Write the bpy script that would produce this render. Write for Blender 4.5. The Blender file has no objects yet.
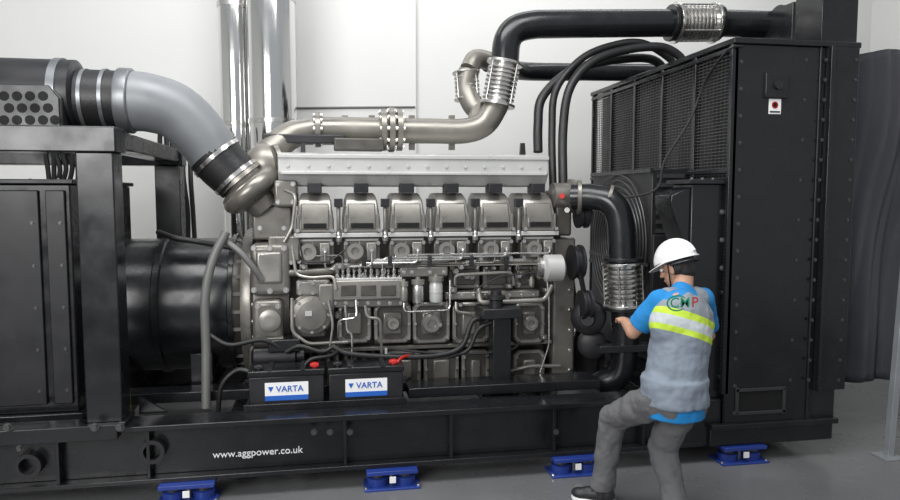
import bpy,bmesh,math,random
from mathutils import Vector,Matrix
PI=math.pi; R=math.radians; random.seed(4)
S=bpy.context.scene; COL=S.collection
S.view_settings.view_transform='Standard'
V=Vector
FL=700.; yw=R(10); pt=R(4.5); H=1.9
Fv=V((math.cos(pt)*math.sin(yw),math.cos(pt)*math.cos(yw),-math.sin(pt)))
Rv=V((math.cos(yw),-math.sin(yw),0)); Uv=Rv.cross(Fv)
def P(px,py,Y):
    d=Fv+Rv*((px-450)/FL)+Uv*((250-py)/FL)
    return V((0,0,H))+d*(Y/d.y)
cam=bpy.data.cameras.new('camera'); co=bpy.data.objects.new('camera',cam); COL.objects.link(co)
cam.sensor_width=36; cam.lens=28; co.location=(0,0,H); co.rotation_euler=(R(90)-pt,0,-yw); S.camera=co
# ---------------- materials
def mat(name,col,rough=.5,metal=0,var=.15,ns=6,bump=0,bs=60,coat=0,rv=.1):
    m=bpy.data.materials.new(name); m.use_nodes=True; n=m.node_tree.nodes; l=m.node_tree.links
    b=n['Principled BSDF']; tc=n.new('ShaderNodeTexCoord'); nz=n.new('ShaderNodeTexNoise')
    nz.inputs['Scale'].default_value=ns; nz.inputs['Detail'].default_value=5; l.new(tc.outputs['Object'],nz.inputs['Vector'])
    mx=n.new('ShaderNodeMix'); mx.data_type='RGBA'
    mx.inputs[6].default_value=tuple(c*(1-var) for c in col)+(1,); mx.inputs[7].default_value=tuple(min(1,c*(1+var)) for c in col)+(1,)
    l.new(nz.outputs['Fac'],mx.inputs[0]); l.new(mx.outputs[2],b.inputs['Base Color'])
    mr=n.new('ShaderNodeMapRange'); mr.inputs[1].default_value=.3; mr.inputs[2].default_value=.7; mr.inputs[3].default_value=max(.03,rough-rv); mr.inputs[4].default_value=min(1,rough+rv)
    l.new(nz.outputs['Fac'],mr.inputs[0]); l.new(mr.outputs[0],b.inputs['Roughness'])
    b.inputs['Metallic'].default_value=metal; b.inputs['Coat Weight'].default_value=coat
    if bump:
        n2=n.new('ShaderNodeTexNoise'); n2.inputs['Scale'].default_value=bs; n2.inputs['Detail'].default_value=4; l.new(tc.outputs['Object'],n2.inputs['Vector'])
        bp=n.new('ShaderNodeBump'); bp.inputs['Strength'].default_value=bump; bp.inputs['Distance'].default_value=.02
        l.new(n2.outputs['Fac'],bp.inputs['Height']); l.new(bp.outputs[0],b.inputs['Normal'])
    return m
M=dict(
 black=mat('black_paint',(.01,.0105,.012),.24,var=.3), blackm=mat('black_satin',(.014,.014,.016),.42,var=.3),
 dark=mat('dark_recess',(.002,.002,.002),.8), rubber=mat('rubber',(.012,.012,.013),.48,bump=.1), mesh=mat('guard_wire',(.075,.075,.075),.4,.4),
 plate=mat('perforated_black',(.035,.036,.038),.4), eng=mat('engine_paint',(.2,.19,.172),.35,.5,var=.22,ns=9), engd=mat('engine_paint_dark',(.095,.09,.08),.4,.45,var=.3,ns=12),
 engm=mat('engine_cover_metal',(.29,.278,.255),.32,.55,var=.18,ns=8),
 engl=mat('engine_cover_light',(.52,.52,.505),.36,.25,var=.08), exh=mat('exhaust_steel',(.24,.225,.2),.36,.6,var=.25,ns=5),
 steel=mat('steel',(.62,.61,.59),.24,.95,var=.12,ns=10), chrome=mat('polished_cladding',(.72,.72,.71),.1,1,var=.06,ns=2,rv=.04),
 pipe=mat('grey_duct',(.2,.21,.22),.42,.1,var=.08), wall=mat('wall_plaster',(.7,.7,.68),.8,var=.05,ns=1.2,bump=.05),
 wall2=mat('wall_plaster_grey',(.64,.645,.63),.8,var=.05,ns=1.5), tarp=mat('tarpaulin',(.04,.042,.05),.42,var=.3,ns=2,bump=.5,bs=6),
 blue=mat('mount_blue',(.018,.045,.25),.4,var=.2), white=mat('white_print',(.85,.85,.85),.5,var=.03), red=mat('red_plastic',(.5,.02,.015),.4),
 lblue=mat('label_blue',(.02,.12,.5),.4,var=.05), yel=mat('yellow_cable',(.6,.45,.03),.5), green=mat('emblem_green',(.01,.28,.14),.7), redc=mat('emblem_red',(.42,.03,.03),.7),
 skin=mat('skin',(.48,.27,.18),.5,var=.1), hair=mat('hair',(.012,.01,.009),.5,bump=.4,bs=120), helm=mat('hard_hat_white',(.75,.75,.74),.25,var=.03),
 shirt=mat('shirt_blue',(.01,.2,.5),.8,var=.15,bump=.3,bs=18), trou=mat('trouser_grey',(.12,.12,.125),.85,var=.15,bump=.5,bs=14),
 shoe=mat('shoe_black',(.02,.02,.022),.5), grey=mat('cable_grey',(.16,.16,.155),.5,.2), galv=mat('galvanised',(.22,.23,.24),.4,.7), post=mat('post_grey',(.36,.38,.4),.4,.5),
 bolt=mat('bolt_dark',(.1,.1,.1),.35,.7),floor=mat('concrete_floor',(.15,.152,.155),.3,var=.4,ns=.9,bump=.1,bs=25,rv=.18))
# ---------------- mesh builder
def sm(pts,k=6):
    pts=[V(p) for p in pts]
    q=[pts[0]*2-pts[1]]+pts+[pts[-1]*2-pts[-2]]; out=[]
    for i in range(1,len(q)-2):
        a,b,c,d=q[i-1],q[i],q[i+1],q[i+2]
        for j in range(k):
            t=j/k; out.append(.5*((2*b)+(c-a)*t+(2*a-5*b+4*c-d)*t*t+(3*b-a-3*c+d)*t**3))
    out.append(pts[-1]); return out
def rnd(pts,r=.03,k=4):
    pts=[V(p) for p in pts]; out=[pts[0]]
    for i in range(1,len(pts)-1):
        a,b,c=pts[i-1],pts[i],pts[i+1]; ra=min(r,(a-b).length*.45); rc=min(r,(c-b).length*.45)
        p=b+(a-b).normalized()*ra; q=b+(c-b).normalized()*rc
        for j in range(k+1):
            t=j/k; out.append(p*(1-t)**2+b*2*t*(1-t)+q*t*t)
    out.append(pts[-1]); return out
def frame(ax):
    ax=V(ax).normalized(); u=V((0,0,1)) if abs(ax.z)<.9 else V((1,0,0))
    x=u.cross(ax).normalized(); return x,ax.cross(x).normalized()
class MB:
    def __init__(s): s.bm=bmesh.new()
    def box(s,x0,x1,y0,y1,z0,z1,mt=None):
        vs=[V((x,y,z)) for x in (x0,x1) for y in (y0,y1) for z in (z0,z1)]
        if mt: vs=[mt@v for v in vs]
        v=[s.bm.verts.new(p) for p in vs]
        for f in ((0,1,3,2),(4,6,7,5),(0,4,5,1),(2,3,7,6),(0,2,6,4),(1,5,7,3)): s.bm.faces.new([v[i] for i in f])
        return s
    def bp(s,x0,y0,x1,y1,Y,D):
        ym=(y0+y1)/2; xm=(x0+x1)/2
        return s.box(P(x0,ym,Y).x,P(x1,ym,Y).x,Y,Y+D,P(xm,y1,Y).z,P(xm,y0,Y).z)
    def rings(s,rs,cap=True):
        prev=None; first=None
        for r in rs:
            vs=[s.bm.verts.new(p) for p in r]
            if prev:
                n=len(vs)
                for i in range(n): s.bm.faces.new((prev[i],prev[(i+1)%n],vs[(i+1)%n],vs[i]))
            else: first=vs
            prev=vs
        if cap:
            s.bm.faces.new(first[::-1]); s.bm.faces.new(prev)
        return s
    def lathe(s,o,ax,prof,n=32):
        x,y=frame(ax); ax=V(ax).normalized(); o=V(o)
        return s.rings([[o+ax*t+(x*math.cos(2*PI*i/n)+y*math.sin(2*PI*i/n))*max(r,.0005) for i in range(n)] for t,r in prof])
    def cyl(s,a,b,r,r2=None,n=20):
        a=V(a);b=V(b); return s.lathe(a,b-a,[(0,r),((b-a).length,r if r2 is None else r2)],n)
    def tube(s,pts,r,n=14):
        pts=[V(p) for p in pts]; m=len(pts); rr=r if isinstance(r,(list,tuple)) else [r]*m
        if len(rr)!=m: rr=[rr[0]+(rr[-1]-rr[0])*i/(m-1) for i in range(m)]
        t=(pts[1]-pts[0]).normalized(); x,y=frame(t); rs=[]
        for i in range(m):
            t2=(pts[min(i+1,m-1)]-pts[max(i-1,0)]).normalized(); q=t.rotation_difference(t2); x=q@x; y=q@y; t=t2
            rs.append([pts[i]+(x*math.cos(2*PI*j/n)+y*math.sin(2*PI*j/n))*rr[i] for j in range(n)])
        return s.rings(rs)
    def prism(s,pts,vec):
        vec=V(vec); return s.rings([[V(p) for p in pts],[V(p)+vec for p in pts]])
    def ball(s,c,r,mt=None,sub=3):
        if not isinstance(r,(tuple,list)): r=(r,r,r)
        m=Matrix.Translation(V(c))@(mt.to_4x4() if mt else Matrix())@Matrix.Diagonal((*r,1))
        bmesh.ops.create_icosphere(s.bm,subdivisions=sub,radius=1,matrix=m); return s
    def limb(s,a,b,r1,r2):
        return s.cyl(a,b,r1,r2,20).ball(a,r1*.995).ball(b,r2*.995)
    def build(s,name,m,parent=None,bevel=0,smooth=True):
        bmesh.ops.recalc_face_normals(s.bm,faces=s.bm.faces)
        me=bpy.data.meshes.new(name); s.bm.to_mesh(me); s.bm.free()
        me.materials.append(M[m] if isinstance(m,str) else m)
        o=bpy.data.objects.new(name,me); COL.objects.link(o)
        if smooth:
            for p in me.polygons: p.use_smooth=True
            me.set_sharp_from_angle(angle=R(38))
        if bevel:
            b=o.modifiers.new('bevel','BEVEL'); b.width=bevel; b.segments=2 if bevel<.02 else 4; b.limit_method='ANGLE'; b.harden_normals=False
        if parent: adopt(o,parent)
        else:
            xs=[v.co.x for v in me.vertices]; ys=[v.co.y for v in me.vertices]; zs=[v.co.z for v in me.vertices]
            c=V(((min(xs)+max(xs))/2,(min(ys)+max(ys))/2,min(zs))); me.transform(Matrix.Translation(-c)); o.location=c
        return o
def adopt(o,parent):
    o.parent=parent
    if parent.type=='EMPTY': o.matrix_parent_inverse=Matrix.Translation(-parent.location)
def tag(o,label,cat,group=None,kind=None):
    o['label']=label; o['category']=cat
    if group: o['group']=group
    return o
def thing(name,label,cat,loc,group=None):
    o=bpy.data.objects.new(name,None); COL.objects.link(o); o.location=V(loc); o.empty_display_size=.1
    return tag(o,label,cat,group)
def cp(o,par):
    inv=o.matrix_parent_inverse.copy(); c=o.copy(); COL.objects.link(c); c.parent=par; c.matrix_parent_inverse=inv; return c
def dup(root,delta,label):
    r=root.copy(); COL.objects.link(r); r.location=root.location+V(delta); r['label']=label
    for ch in list(root.children):
        c=cp(ch,r)
        for g in list(ch.children): cp(g,c)
    return r
def dpart(o,delta,parent):
    c=cp(o,parent); c.location=o.location+V(delta)
    for g in list(o.children): cp(g,c)
    return c
_bm={}
def bolt(par,loc,ax='y',r=.012,m='steel'):
    k=(ax,r,m)
    if k not in _bm:
        b=MB(); a={'y':V((0,-1,0)),'x':V((-1,0,0)),'z':V((0,0,1))}[ax]
        b.lathe((0,0,0),a,[(0,r*1.5),(r*.35,r*1.5)],12); b.lathe(a*r*.35,a,[(0,r),(r*.9,r)],6)
        me=bpy.data.meshes.new('bolt'); b.bm.to_mesh(me); b.bm.free(); me.materials.append(M[m]); _bm[k]=me
    o=bpy.data.objects.new('bolt',_bm[k]); COL.objects.link(o); o.location=V(loc); adopt(o,par); return o
def text(s,size,loc,m,par,name='lettering',ext=.001,rot=None,align='CENTER',off=0,sx=1):
    c=bpy.data.curves.new('t','FONT'); c.body=s; c.size=size; c.extrude=ext; c.align_x=align; c.align_y='CENTER'; c.offset=off
    t=bpy.data.objects.new('t',c); COL.objects.link(t); bpy.context.view_layer.update()
    me=bpy.data.meshes.new_from_object(t.evaluated_get(bpy.context.evaluated_depsgraph_get()))
    bpy.data.objects.remove(t); me.transform((Matrix.Translation(V(loc))@(rot or Matrix.Rotation(PI/2,4,'X'))))
    me.materials.clear(); me.materials.append(M[m])
    o=bpy.data.objects.new(name,me); COL.objects.link(o)
    if par: adopt(o,par)
    return o
def bellows(par,a,b,r,n=9):
    a=V(a);b=V(b); L=(b-a).length; ax=(b-a)/L
    prof=[(0,r*.8)]; e=.12*L
    for i in range(n):
        t=e+(L-2*e)*(i+.0)/n; w=(L-2*e)/n
        prof+=[(t,r*.8),(t+w*.25,r*1.0),(t+w*.6,r*1.0),(t+w*.85,r*.8)]
    prof+=[(L,r*.8)]
    o=MB().lathe(a,ax,prof,36).build('bellows_joint','steel',par)
    for q in (a,b-ax*e*.5): MB().cyl(q,q+ax*e*.5,r*1.12,n=32).build('flange','steel',o,.002)
    x,y=frame(ax)
    for k in range(4):
        d=(x*math.cos(k*PI/2+.6)+y*math.sin(k*PI/2+.6))*r*1.06; MB().cyl(a+d,b+d,r*.05,n=8).build('tie_rod','steel',o)
    return o
# ---------------- setting
def struct(mb,name,m):
    o=mb.build(name,m,smooth=False); o['kind']='structure'; return o
struct(MB().box(-6.5,7.2,-3,8.5,-.15,0),'floor','floor')
struct(MB().box(-6.5,7.2,8.2,8.4,0,5.4),'wall_back','wall')
struct(MB().box(-6.5,-6.3,-.5,8.2,0,5.4),'wall_left','wall')
struct(MB().box(7,7.2,-.5,8.2,0,5.4),'wall_right','wall')
x0=P(298,50,8.1).x; x1=P(416,50,8.1).x
struct(MB().box(x0-.6,x1,8.12,8.2,0,5.4),'trim_1','wall')
struct(MB().box(-6.3,7,8.1,8.2,0,.14),'baseboard_back','wall2')
# ---------------- base frame
ZB,ZT=.125,.49
XL=-2.75
sk=thing('base_frame','long black steel skid of I-beams under the engine, with a white web address','base frame',(0,5.5,ZB))
XR=P(700,430,4.5).x
for (Y0,nm) in ((4.44,'beam'),(6.6,'beam')):
    MB().box(XL,XR,Y0,Y0+.22,ZT-.035,ZT).box(XL,XR,Y0,Y0+.22,ZB,ZB+.03).box(XL,XR,Y0+.08,Y0+.12,ZB+.03,ZT-.035).build(nm,'black',sk,.004)
for px in (-60,60,150,345,450,552,640):
    x=P(px,450,4.5).x
    MB().box(x-.01,x+.01,4.45,4.52,ZB+.03,ZT-.035).build('stiffener','black',sk,.002)
for x in (-2.6,-1.6,-.6,.45,1.5,2.4):
    MB().box(x-.06,x+.06,4.6,6.6,ZB+.05,ZT-.06).build('cross_member','black',sk,.004)
for px,py in ((28,466),(152,452)):
    c=P(px,py,4.46); MB().lathe(c+V((0,.1,0)),(0,-1,0),[(0,.075),(.11,.075),(.11,.05),(.02,.05)],24).build('lifting_eye','blackm',sk)
for px in (314,330,350,556,20):
    bolt(sk,P(px,432 if px>100 else 448,4.43),'y',.014,'bolt')
MB().box(P(408,410,4.78).x,P(598,410,4.78).x,4.74,4.98,ZT,ZT+.07).build('engine_rail','black',sk,.005)
MB().box(P(125,410,4.98).x,P(408,410,4.98).x,4.92,5.1,ZT,ZT+.07).build('engine_rail','black',sk,.005)
MB().box(P(125,410,4.78).x,P(598,410,4.78).x,6.2,6.44,ZT,ZT+.09).build('engine_rail','black',sk,.005)
c=P(258,453,4.5)
for dx in (-.0012,.0012): pass
text('www.aggpower.co.uk',.064,(c.x,4.512,c.z),'white',sk,ext=.003)
MB().box(XL,P(122,430,4.5).x,4.40,4.5,ZT-.06,ZT+.03).build('end_plate','black',sk,.004)
for px in (8,95,120): bolt(sk,P(px,427,4.39),'y',.018,'bolt')
for px in (140,):
    a=P(px,415,4.72); MB().prism([(a.x,4.7,ZT),(a.x+.18,4.7,ZT),(a.x,4.7,ZT+.12)],(0,.02,0)).build('gusset','black',sk)
# ---------------- vibration mounts
def mount(x,label):
    g='blue spring mounts under the skid'
    t=thing('spring_mount',label,'spring mount',(x,4.47,0),g)
    y=4.47
    MB().box(x-.18,x+.18,y-.1,y+.1,0,.014).build('base_plate','blue',t,.003)
    for s in (-1,1):
        MB().lathe((x+s*.09,y,.014),(0,0,1),[(0,.066),(.05,.07),(.055,.052)],24).build('spring_cup','blue',t)
        MB().tube([(x+s*.09+.046*math.cos(a*PI/5),y+.046*math.sin(a*PI/5),.055+a*.0014) for a in range(0,34)],.008,8).build('spring','bolt',t)
    MB().box(x-.165,x+.165,y-.09,y+.09,.1,ZB).build('top_plate','blue',t,.003)
    MB().cyl((x,y,.014),(x,y,.1),.018).build('centre_post','galv',t)
    MB().box(x-.02,x+.02,y-.098,y-.09,.05,.09).build('name_tag','white',t)
    for s in (-1,1): bolt(t,(x+s*.17,y-.07,.014),'z',.009)
    return t
xs=[P(190,490,4.5).x,P(391,478,4.5).x,P(572,468,4.5).x,P(736,458,4.5).x]
mm=mount(xs[0],'blue spring mount below the left end of the skid, leftmost of the four')
for x,l in zip(xs[1:],('blue spring mount below the skid under the middle of the engine, second from left','blue spring mount below the skid just behind the foot of the worker','blue spring mount below the radiator, rightmost of the four')):
    dup(mm,(x-xs[0],0,0),l)
# ---------------- left support frame
fr=thing('support_frame','black square-tube steel frame standing over the generator end at the left','frame',(-1.4,5.5,ZT))
xa,xb=P(82,280,4.5).x,P(119,280,4.5).x; zt=P(60,126,4.5).z; zb2=P(60,152,4.5).z
def post(x0,x1,y0,y1,z0,z1,n='post'): return MB().box(x0,x1,y0,y1,z0,z1).build(n,'black',fr,.008)
post(xa,xb,4.47,4.66,ZT,zb2); post(XL,xb+.02,4.46,4.67,zb2,zt,'beam')
post(xa,xb,6.4,6.6,ZT,zb2); post(XL,xb+.02,6.4,6.6,zb2,zt,'beam')
post(xa+.02,xb,4.67,6.4,zb2+.03,zt-.01,'beam'); post(XL,XL+.2,4.47,4.66,ZT,zb2)
post(xa-.02,xb+.02,4.45,4.68,ZT,ZT+.03,'foot_plate')
# ---------------- generator (alternator)
al=thing('generator','black round generator housing between the terminal cabinet and the engine','generator',(-.9,5.6,ZT))
CZ=P(200,311,5.2).z; CY=5.6
xA,xB=P(95,310,5.1).x,P(232,310,5.1).x
MB().lathe((xA,CY,CZ),(1,0,0),[(0,.5),(.35,.5),(.36,.515),(.4,.515),(.41,.5),(xB-xA-.04,.5),(xB-xA-.03,.53),(xB-xA,.53)],64).build('housing','black',al)
MB().box(xA+.05,xA+.18,CY-.45,CY+.45,ZT,CZ-.3).build('foot','black',al,.005); MB().box(xB-.3,xB-.15,CY-.45,CY+.45,ZT,CZ-.3).build('foot','black',al,.005)
MB().lathe((xB,CY,CZ),(1,0,0),[(0,.5),(.1,.47),(.16,.44)],48).build('coupling_drum','engd',al)
for k in range(24):
    a=2*PI*k/24; c=V((xB+.1,CY+.49*math.cos(a),CZ+.49*math.sin(a)))
    MB().box(-.1,.12,-.012,.012,-.012,.012,Matrix.Translation(c)).build('vent_rib','grey',al)
# terminal cabinet
tc=thing('terminal_cabinet','black sheet metal cabinet behind the post at the left edge','cabinet',(-2.2,5.5,ZT))
c0,c1=-2.7,P(82,300,4.95).x; z0,z1=P(40,412,4.85).z,P(40,184,4.85).z
MB().box(c0,c1,4.82,6.2,z0,z1).build('body','black',tc,.01)
xm=P(46,300,4.8).x
MB().box(c0,xm-.02,4.8,4.825,z0+.06,z1-.04).build('door','blackm',tc,.006)
MB().box(xm+.02,c1-.03,4.8,4.825,z0+.06,z1-.04).build('side_cover','blackm',tc,.006)
MB().box(c0,c1+.03,4.78,6.2,z0-.05,z0).build('plinth','black',tc,.006)
MB().box(c0,c1+.03,4.78,6.2,z1,z1+.03).build('lid','blackm',tc,.006)
for k in range(6):
    bolt(tc,(xm-.06,4.8,z0+.15+k*.27),'y',.008,'bolt'); bolt(tc,(c1-.06,4.8,z0+.15+k*.27),'y',.008,'bolt')
for k in range(9): MB().box(c1-.005,c1+.008,5.0,5.9,z0+.35+k*.05,z0+.37+k*.05).build('louvre','blackm',tc)
# ---------------- engine
en=thing('diesel_engine','large grey six-cylinder diesel engine in the centre, with pipes and fuel lines','engine',(P(420,400,5.4).x,CY,ZT+.09))
def ep(name,m,x0,y0,x1,y1,Y,D,bev=.006,par=None): return MB().bp(x0,y0,x1,y1,Y,D).build(name,m,par or en,bev)
ep('engine_block','engd',283,236,560,345,5.22,.8)
MB().bp(300,345,545,390,5.32,.6).build('oil_pan','engd',en,.03)
ep('sump_flange','eng',285,345,552,349,5.1,.85)
X0=P(315,215,5.1).x; X5=P(537,215,5.1).x; dX=(X5-X0)/5; zc0=P(400,236,5.1).z; zc1=P(400,193,5.1).z
w=.132
def pr(mb,x,hw,prof): return mb.prism([(x-hw,a,b) for a,b in prof],(2*hw,0,0))
def trap(Y0,Y1,za,zb,wa,wb):
    return [[(X0-wa,Y0,za),(X0+wa,Y0,za),(X0+wa,5.55,za),(X0-wa,5.55,za)],[(X0-wb,Y1,zb),(X0+wb,Y1,zb),(X0+wb,5.55,zb),(X0-wb,5.55,zb)]]
m_=MB(); r1=trap(5.03,5.035,zc0+.03,zc0+.12,w,w); r2=trap(5.035,5.1,zc0+.12,zc1-.05,w,w*.86); r3=trap(5.1,5.17,zc1-.05,zc1,w*.86,w*.72)
cov=m_.rings([r1[0],r1[1],r2[1],r3[1]]).build('rocker_cover','engm',en,.012)
pr(MB(),X0,w+.012,[(5.01,zc0),(5.01,zc0+.03),(5.58,zc0+.03),(5.58,zc0)]).build('gasket_rim','engl',cov,.003)
pr(MB(),X0,w*.74,[(5.015,zc0+.055),(5.02,zc0+.125),(5.075,zc1-.075),(5.12,zc1-.075),(5.12,zc0+.055)]).build('raised_panel','eng',cov,.008)
pr(MB(),X0,w*.6,[(5.005,zc0+.065),(5.005,zc0+.10),(5.03,zc0+.10),(5.03,zc0+.065)]).build('dark_slot','dark',cov,.002)
for s in (-1,1):
    MB().cyl((X0+s*w*.9,4.99,zc0+.05),(X0+s*w*.9,5.05,zc0+.05),.014,n=8).build('clamp_bolt','steel',cov)
    MB().box(X0+s*w*.88-.008,X0+s*w*.88+.008,5.02,5.06,zc0+.05,zc0+.16).build('side_rib','eng',cov,.003)
hd=MB().box(X0-w,X0+w,5.08,5.6,zc0-.2,zc0).build('cylinder_head','eng',en,.008)
MB().lathe((X0-.05,5.08,zc0-.1),(0,-1,0),[(0,.05),(.07,.045),(.075,.058),(.09,.058),(.09,.03),(.07,.03)],20).build('inlet_port','engm',hd)
MB().box(X0+.03,X0+.1,5.02,5.08,zc0-.17,zc0-.04).build('injector_block','engm',hd,.006)
MB().box(X0-w*.9,X0+w*.9,5.06,5.08,zc0-.03,zc0-.015).build('head_lip','engl',hd,.002)
for s in (-1,1):
    for z in (-.045,-.17): MB().cyl((X0+s*.115,5.08,zc0+z),(X0+s*.115,5.04,zc0+z),.016,n=6).build('head_bolt','steel',hd)
sp=MB().tube(sm([(X0+dX/2,5.12,zc1-.06),(X0+dX/2,5.03,zc1-.1),(X0+dX/2,5.02,zc0+.08),(X0+dX/2,5.06,zc0-.05)],5),.014).build('vent_hose','eng',en)
MB().box(X0+dX/2-.03,X0+dX/2+.03,5.0,5.05,zc1-.1,zc1-.04).build('hose_clip','blackm',sp,.004)
MB().lathe((X0+dX/2,5.02,zc0-.03),(0,0,1),[(0,.02),(.03,.024),(.04,.016),(.07,.016)],10).build('union_nut','steel',sp)
for i in range(1,6):
    dpart(cov,(dX*i,0,0),en); dpart(hd,(dX*i,0,0),en)
    if i<5: dpart(sp,(dX*i,0,0),en)
# intake box
zi0,zi1=P(410,186,5.1).z,P(410,157,5.1).z
xi0,xi1=P(278,168,5.1).x,P(548,168,5.1).x
MB().prism([(xi0,5.08,zi1),(xi0,5.08,zi0+.09),(xi0,5.16,zi0),(xi0,5.75,zi0),(xi0,5.75,zi1+.03),(xi0,5.2,zi1+.03)],(xi1-xi0,0,0)).build('air_cooler_box','engl',en,.01)
MB().box(xi0+.02,xi1-.02,5.06,5.08,zi0+.08,zi0+.10).build('seam_rail','engl',en,.003)
MB().box(xi0,xi1,5.07,5.1,zi1-.015,zi1+.012).build('top_lip','engl',en,.003)
for i in range(14): bolt(en,(xi0+.07+i*(xi1-xi0-.14)/13,5.08,zi0+.14),'y',.009,'engl')
for i in range(6): MB().box(X0+dX*i-.05,X0+dX*i+.05,5.06,5.2,zi0-.05,zi0+.02).build('bracket','blackm',en,.004)
MB().bp(262,134,345,143,5.45,.2).build('crossover_duct','blackm',en,.01)
MB().bp(334,138,384,150,5.4,.2).build('crossover_duct','engd',en,.01)
# crankcase doors: raised rim, sunk centre
def door(name,x0,y0,x1,y1,Y,t=4):
    o=ep(name,'engd',x0,y0,x1,y1,Y+.02,.14,.02)
    xa_,xb_=P(x0,y0,Y).x,P(x1,y0,Y).x; za_,zb_=P(x0,y1,Y).z,P(x0,y0,Y).z; e=.028
    r=MB()
    def loop(i,Yq):
        a0,a1,b0,b1=xa_+i,xb_-i,za_+i,zb_-i; c=.035*(1-i*8) if i<.1 else .01
        return [V(p) for p in ((a0+c,Yq,b0),(a1-c,Yq,b0),(a1,Yq,b0+c),(a1,Yq,b1-c),(a1-c,Yq,b1),(a0+c,Yq,b1),(a0,Yq,b1-c),(a0,Yq,b0+c))]
    r.rings([loop(0,Y+.04),loop(0,Y+.008),loop(.008,Y),loop(e-.006,Y),loop(e,Y+.01),loop(e,Y+.04)],cap=False).build('raised_rim','engm',o)
    MB().bp(x0+9,y0+9,x1-9,y1-9,Y,.04).build('centre_boss','eng',o,.014)
    for px in (x0+2.2,x1-2.2):
        for py in (y0+6,(y0+y1)/2,y1-6): q=P(px,py,Y); MB().cyl(q+V((0,.01,0)),q+V((0,-.018,0)),.011,n=6).build('cover_bolt','steel',o)
for x0,x1 in ((338,371),(374,411),(413,450),(453,490),(514,545)): door('crankcase_door',x0,303,x1,344,5.06)
for x0,x1 in ((386,421),(424,459),(462,490),(514,545)): door('sump_door',x0,351,x1,388,5.12)
for px,r in ((431,.075),(393,.05),(530,.06)):
    c=P(px,323,5.06); MB().lathe(c,(0,-1,0),[(0,r),(.03,r),(.045,r*.8),(.045,r*.45),(.03,r*.4),(.03,.01)],32).build('gear_access_cap','engm',en)
for i,(x0,x1) in enumerate(((448,480),(483,512),(515,535))):
    o=ep('side_cover','eng',x0,265,x1,289,5.12,.1,.012)
    MB().bp(x0+5,269,x1-5,285,5.1,.04).build('raised_panel','engd',o,.008)
    for px in (x0+3,x1-3):
        for py in (268,286): q=P(px,py,5.12); MB().cyl(q,q+V((0,-.02,0)),.01,n=6).build('cover_bolt','steel',o)
ep('oil_gallery','engm',445,291,540,299,5.05,.14,.012)
for k in range(8): bolt(en,P(450+k*12,295,5.05),'y',.009)
for k in range(9): ep('block_rib','eng',300+k*9,349,303+k*9,388,5.24,.1,.004)
# pump group
ep('injection_pump','engm',333,280,404,300,4.96,.18,.01)
ep('pump_base','eng',330,299,408,307,5.0,.22,.006)
ep('pump_top_rail','engl',335,278,402,282,4.99,.1,.003)
for k in range(7): bolt(en,P(335+k*11,303,5.0),'y',.01)
for k in range(3): ep('pump_window','engd',341+k*20,285,356+k*20,296,4.95,.02,.004)
for k in range(12):
    q=P(337+k*5.7,279,5.06 if k%2 else 5.02); MB().lathe(q,(0,0,1),[(0,.019),(.03,.019),(.035,.012),(.05,.012),(.055,.016),(.07,.016)],10).build('pump_element','steel',en)
for i in range(6):
    q=P(337+(2*i)*5.7,279,5.02)
    hx=X0+dX*i+.065; t0=q+V((0,0,.065)); zl=zc0-.225+.019*i
    MB().tube(rnd([t0,V((t0.x,t0.y-.02,zl)),V((hx,4.975,zl)),V((hx,4.985,zc0-.09)),V((hx,5.03,zc0-.09))],.04),.008,8).build('fuel_line','steel',en)
    MB().lathe((hx,4.99,zc0-.09),(0,1,0),[(0,.018),(.035,.018)],6).build('line_nut','steel',en)
    q=P(337+(2*i+1)*5.7,279,5.06); t0=q+V((0,0,.065)); x2=X0+dX*i-.02; zl=zc0-.215+.017*(5-i)
    MB().tube(rnd([t0,V((t0.x,5.03,zl)),V((x2,5.0,zl)),V((x2,5.0,zc0-.03))],.03),.006,8).build('fuel_line','engm',en)
for k,px in enumerate((362,388,428,470,505)): ep('line_clamp','blackm',px,256,px+4,266,4.955,.03,.002)
c=P(312,314,5.02); MB().lathe(c,(0,-1,0),[(-.15,.155),(0,.155),(.01,.135),(.05,.135),(.06,.1),(.07,.1),(.08,.03)],32).build('drive_housing','eng',en)
for k in range(8):
    a=k*PI/4; bolt(en,c+V((.118*math.cos(a),-.05,.118*math.sin(a))),'y',.01)
ep('governor','engd',292,318,326,338,5.0,.15,.015)
ep('plate_tag','engl',305,311,312,316,4.93,.006,0)
ep('governor_cover','engm',296,280,330,296,5.0,.14,.02)
ep('governor_cover','eng',318,284,334,312,4.96,.14,.015)
for px in (300,313,326):
    for py in (283,293): bolt(en,P(px,py,5.0),'y',.009)
for px,r,t,b,m in ((418,.042,284,304,'steel'),(436,.048,281,303,'engl'),(404,.028,286,302,'engm')):
    a=P(px,t,4.96); q=P(px,b,4.96); L=a.z-q.z
    o=MB().lathe(q,(0,0,1),[(0,r*.5),(.01,r*.9),(.03,r),(L*.5,r),(L*.5,r*1.05),(L*.56,r*1.05),(L*.56,r),(L-.03,r),(L-.01,r*.9),(L,r*.8)],24).build('fuel_filter',m,en)
    MB().lathe(a,(0,0,1),[(0,r*1.15),(.03,r*1.15),(.035,r*.4),(.05,r*.4)],20).build('filter_cap','engm',o)
ep('filter_bracket','eng',400,267,448,277,5.0,.18,.01)
for px in (404,412,430,444): bolt(en,P(px,272,5.0),'y',.01)
def tp(name,m,pts,r,n=8,k=5): return MB().tube(sm([P(*p) for p in pts],k),r,n).build(name,m,en)
def rp(name,m,pts,r,n=8,rad=.04): return MB().tube(rnd([P(*p) for p in pts],rad),r,n).build(name,m,en)
rp('water_pipe','eng',[(288,273,5.04),(332,271,5.04),(336,266,5.06),(545,261,5.06)],.026,12)
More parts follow.
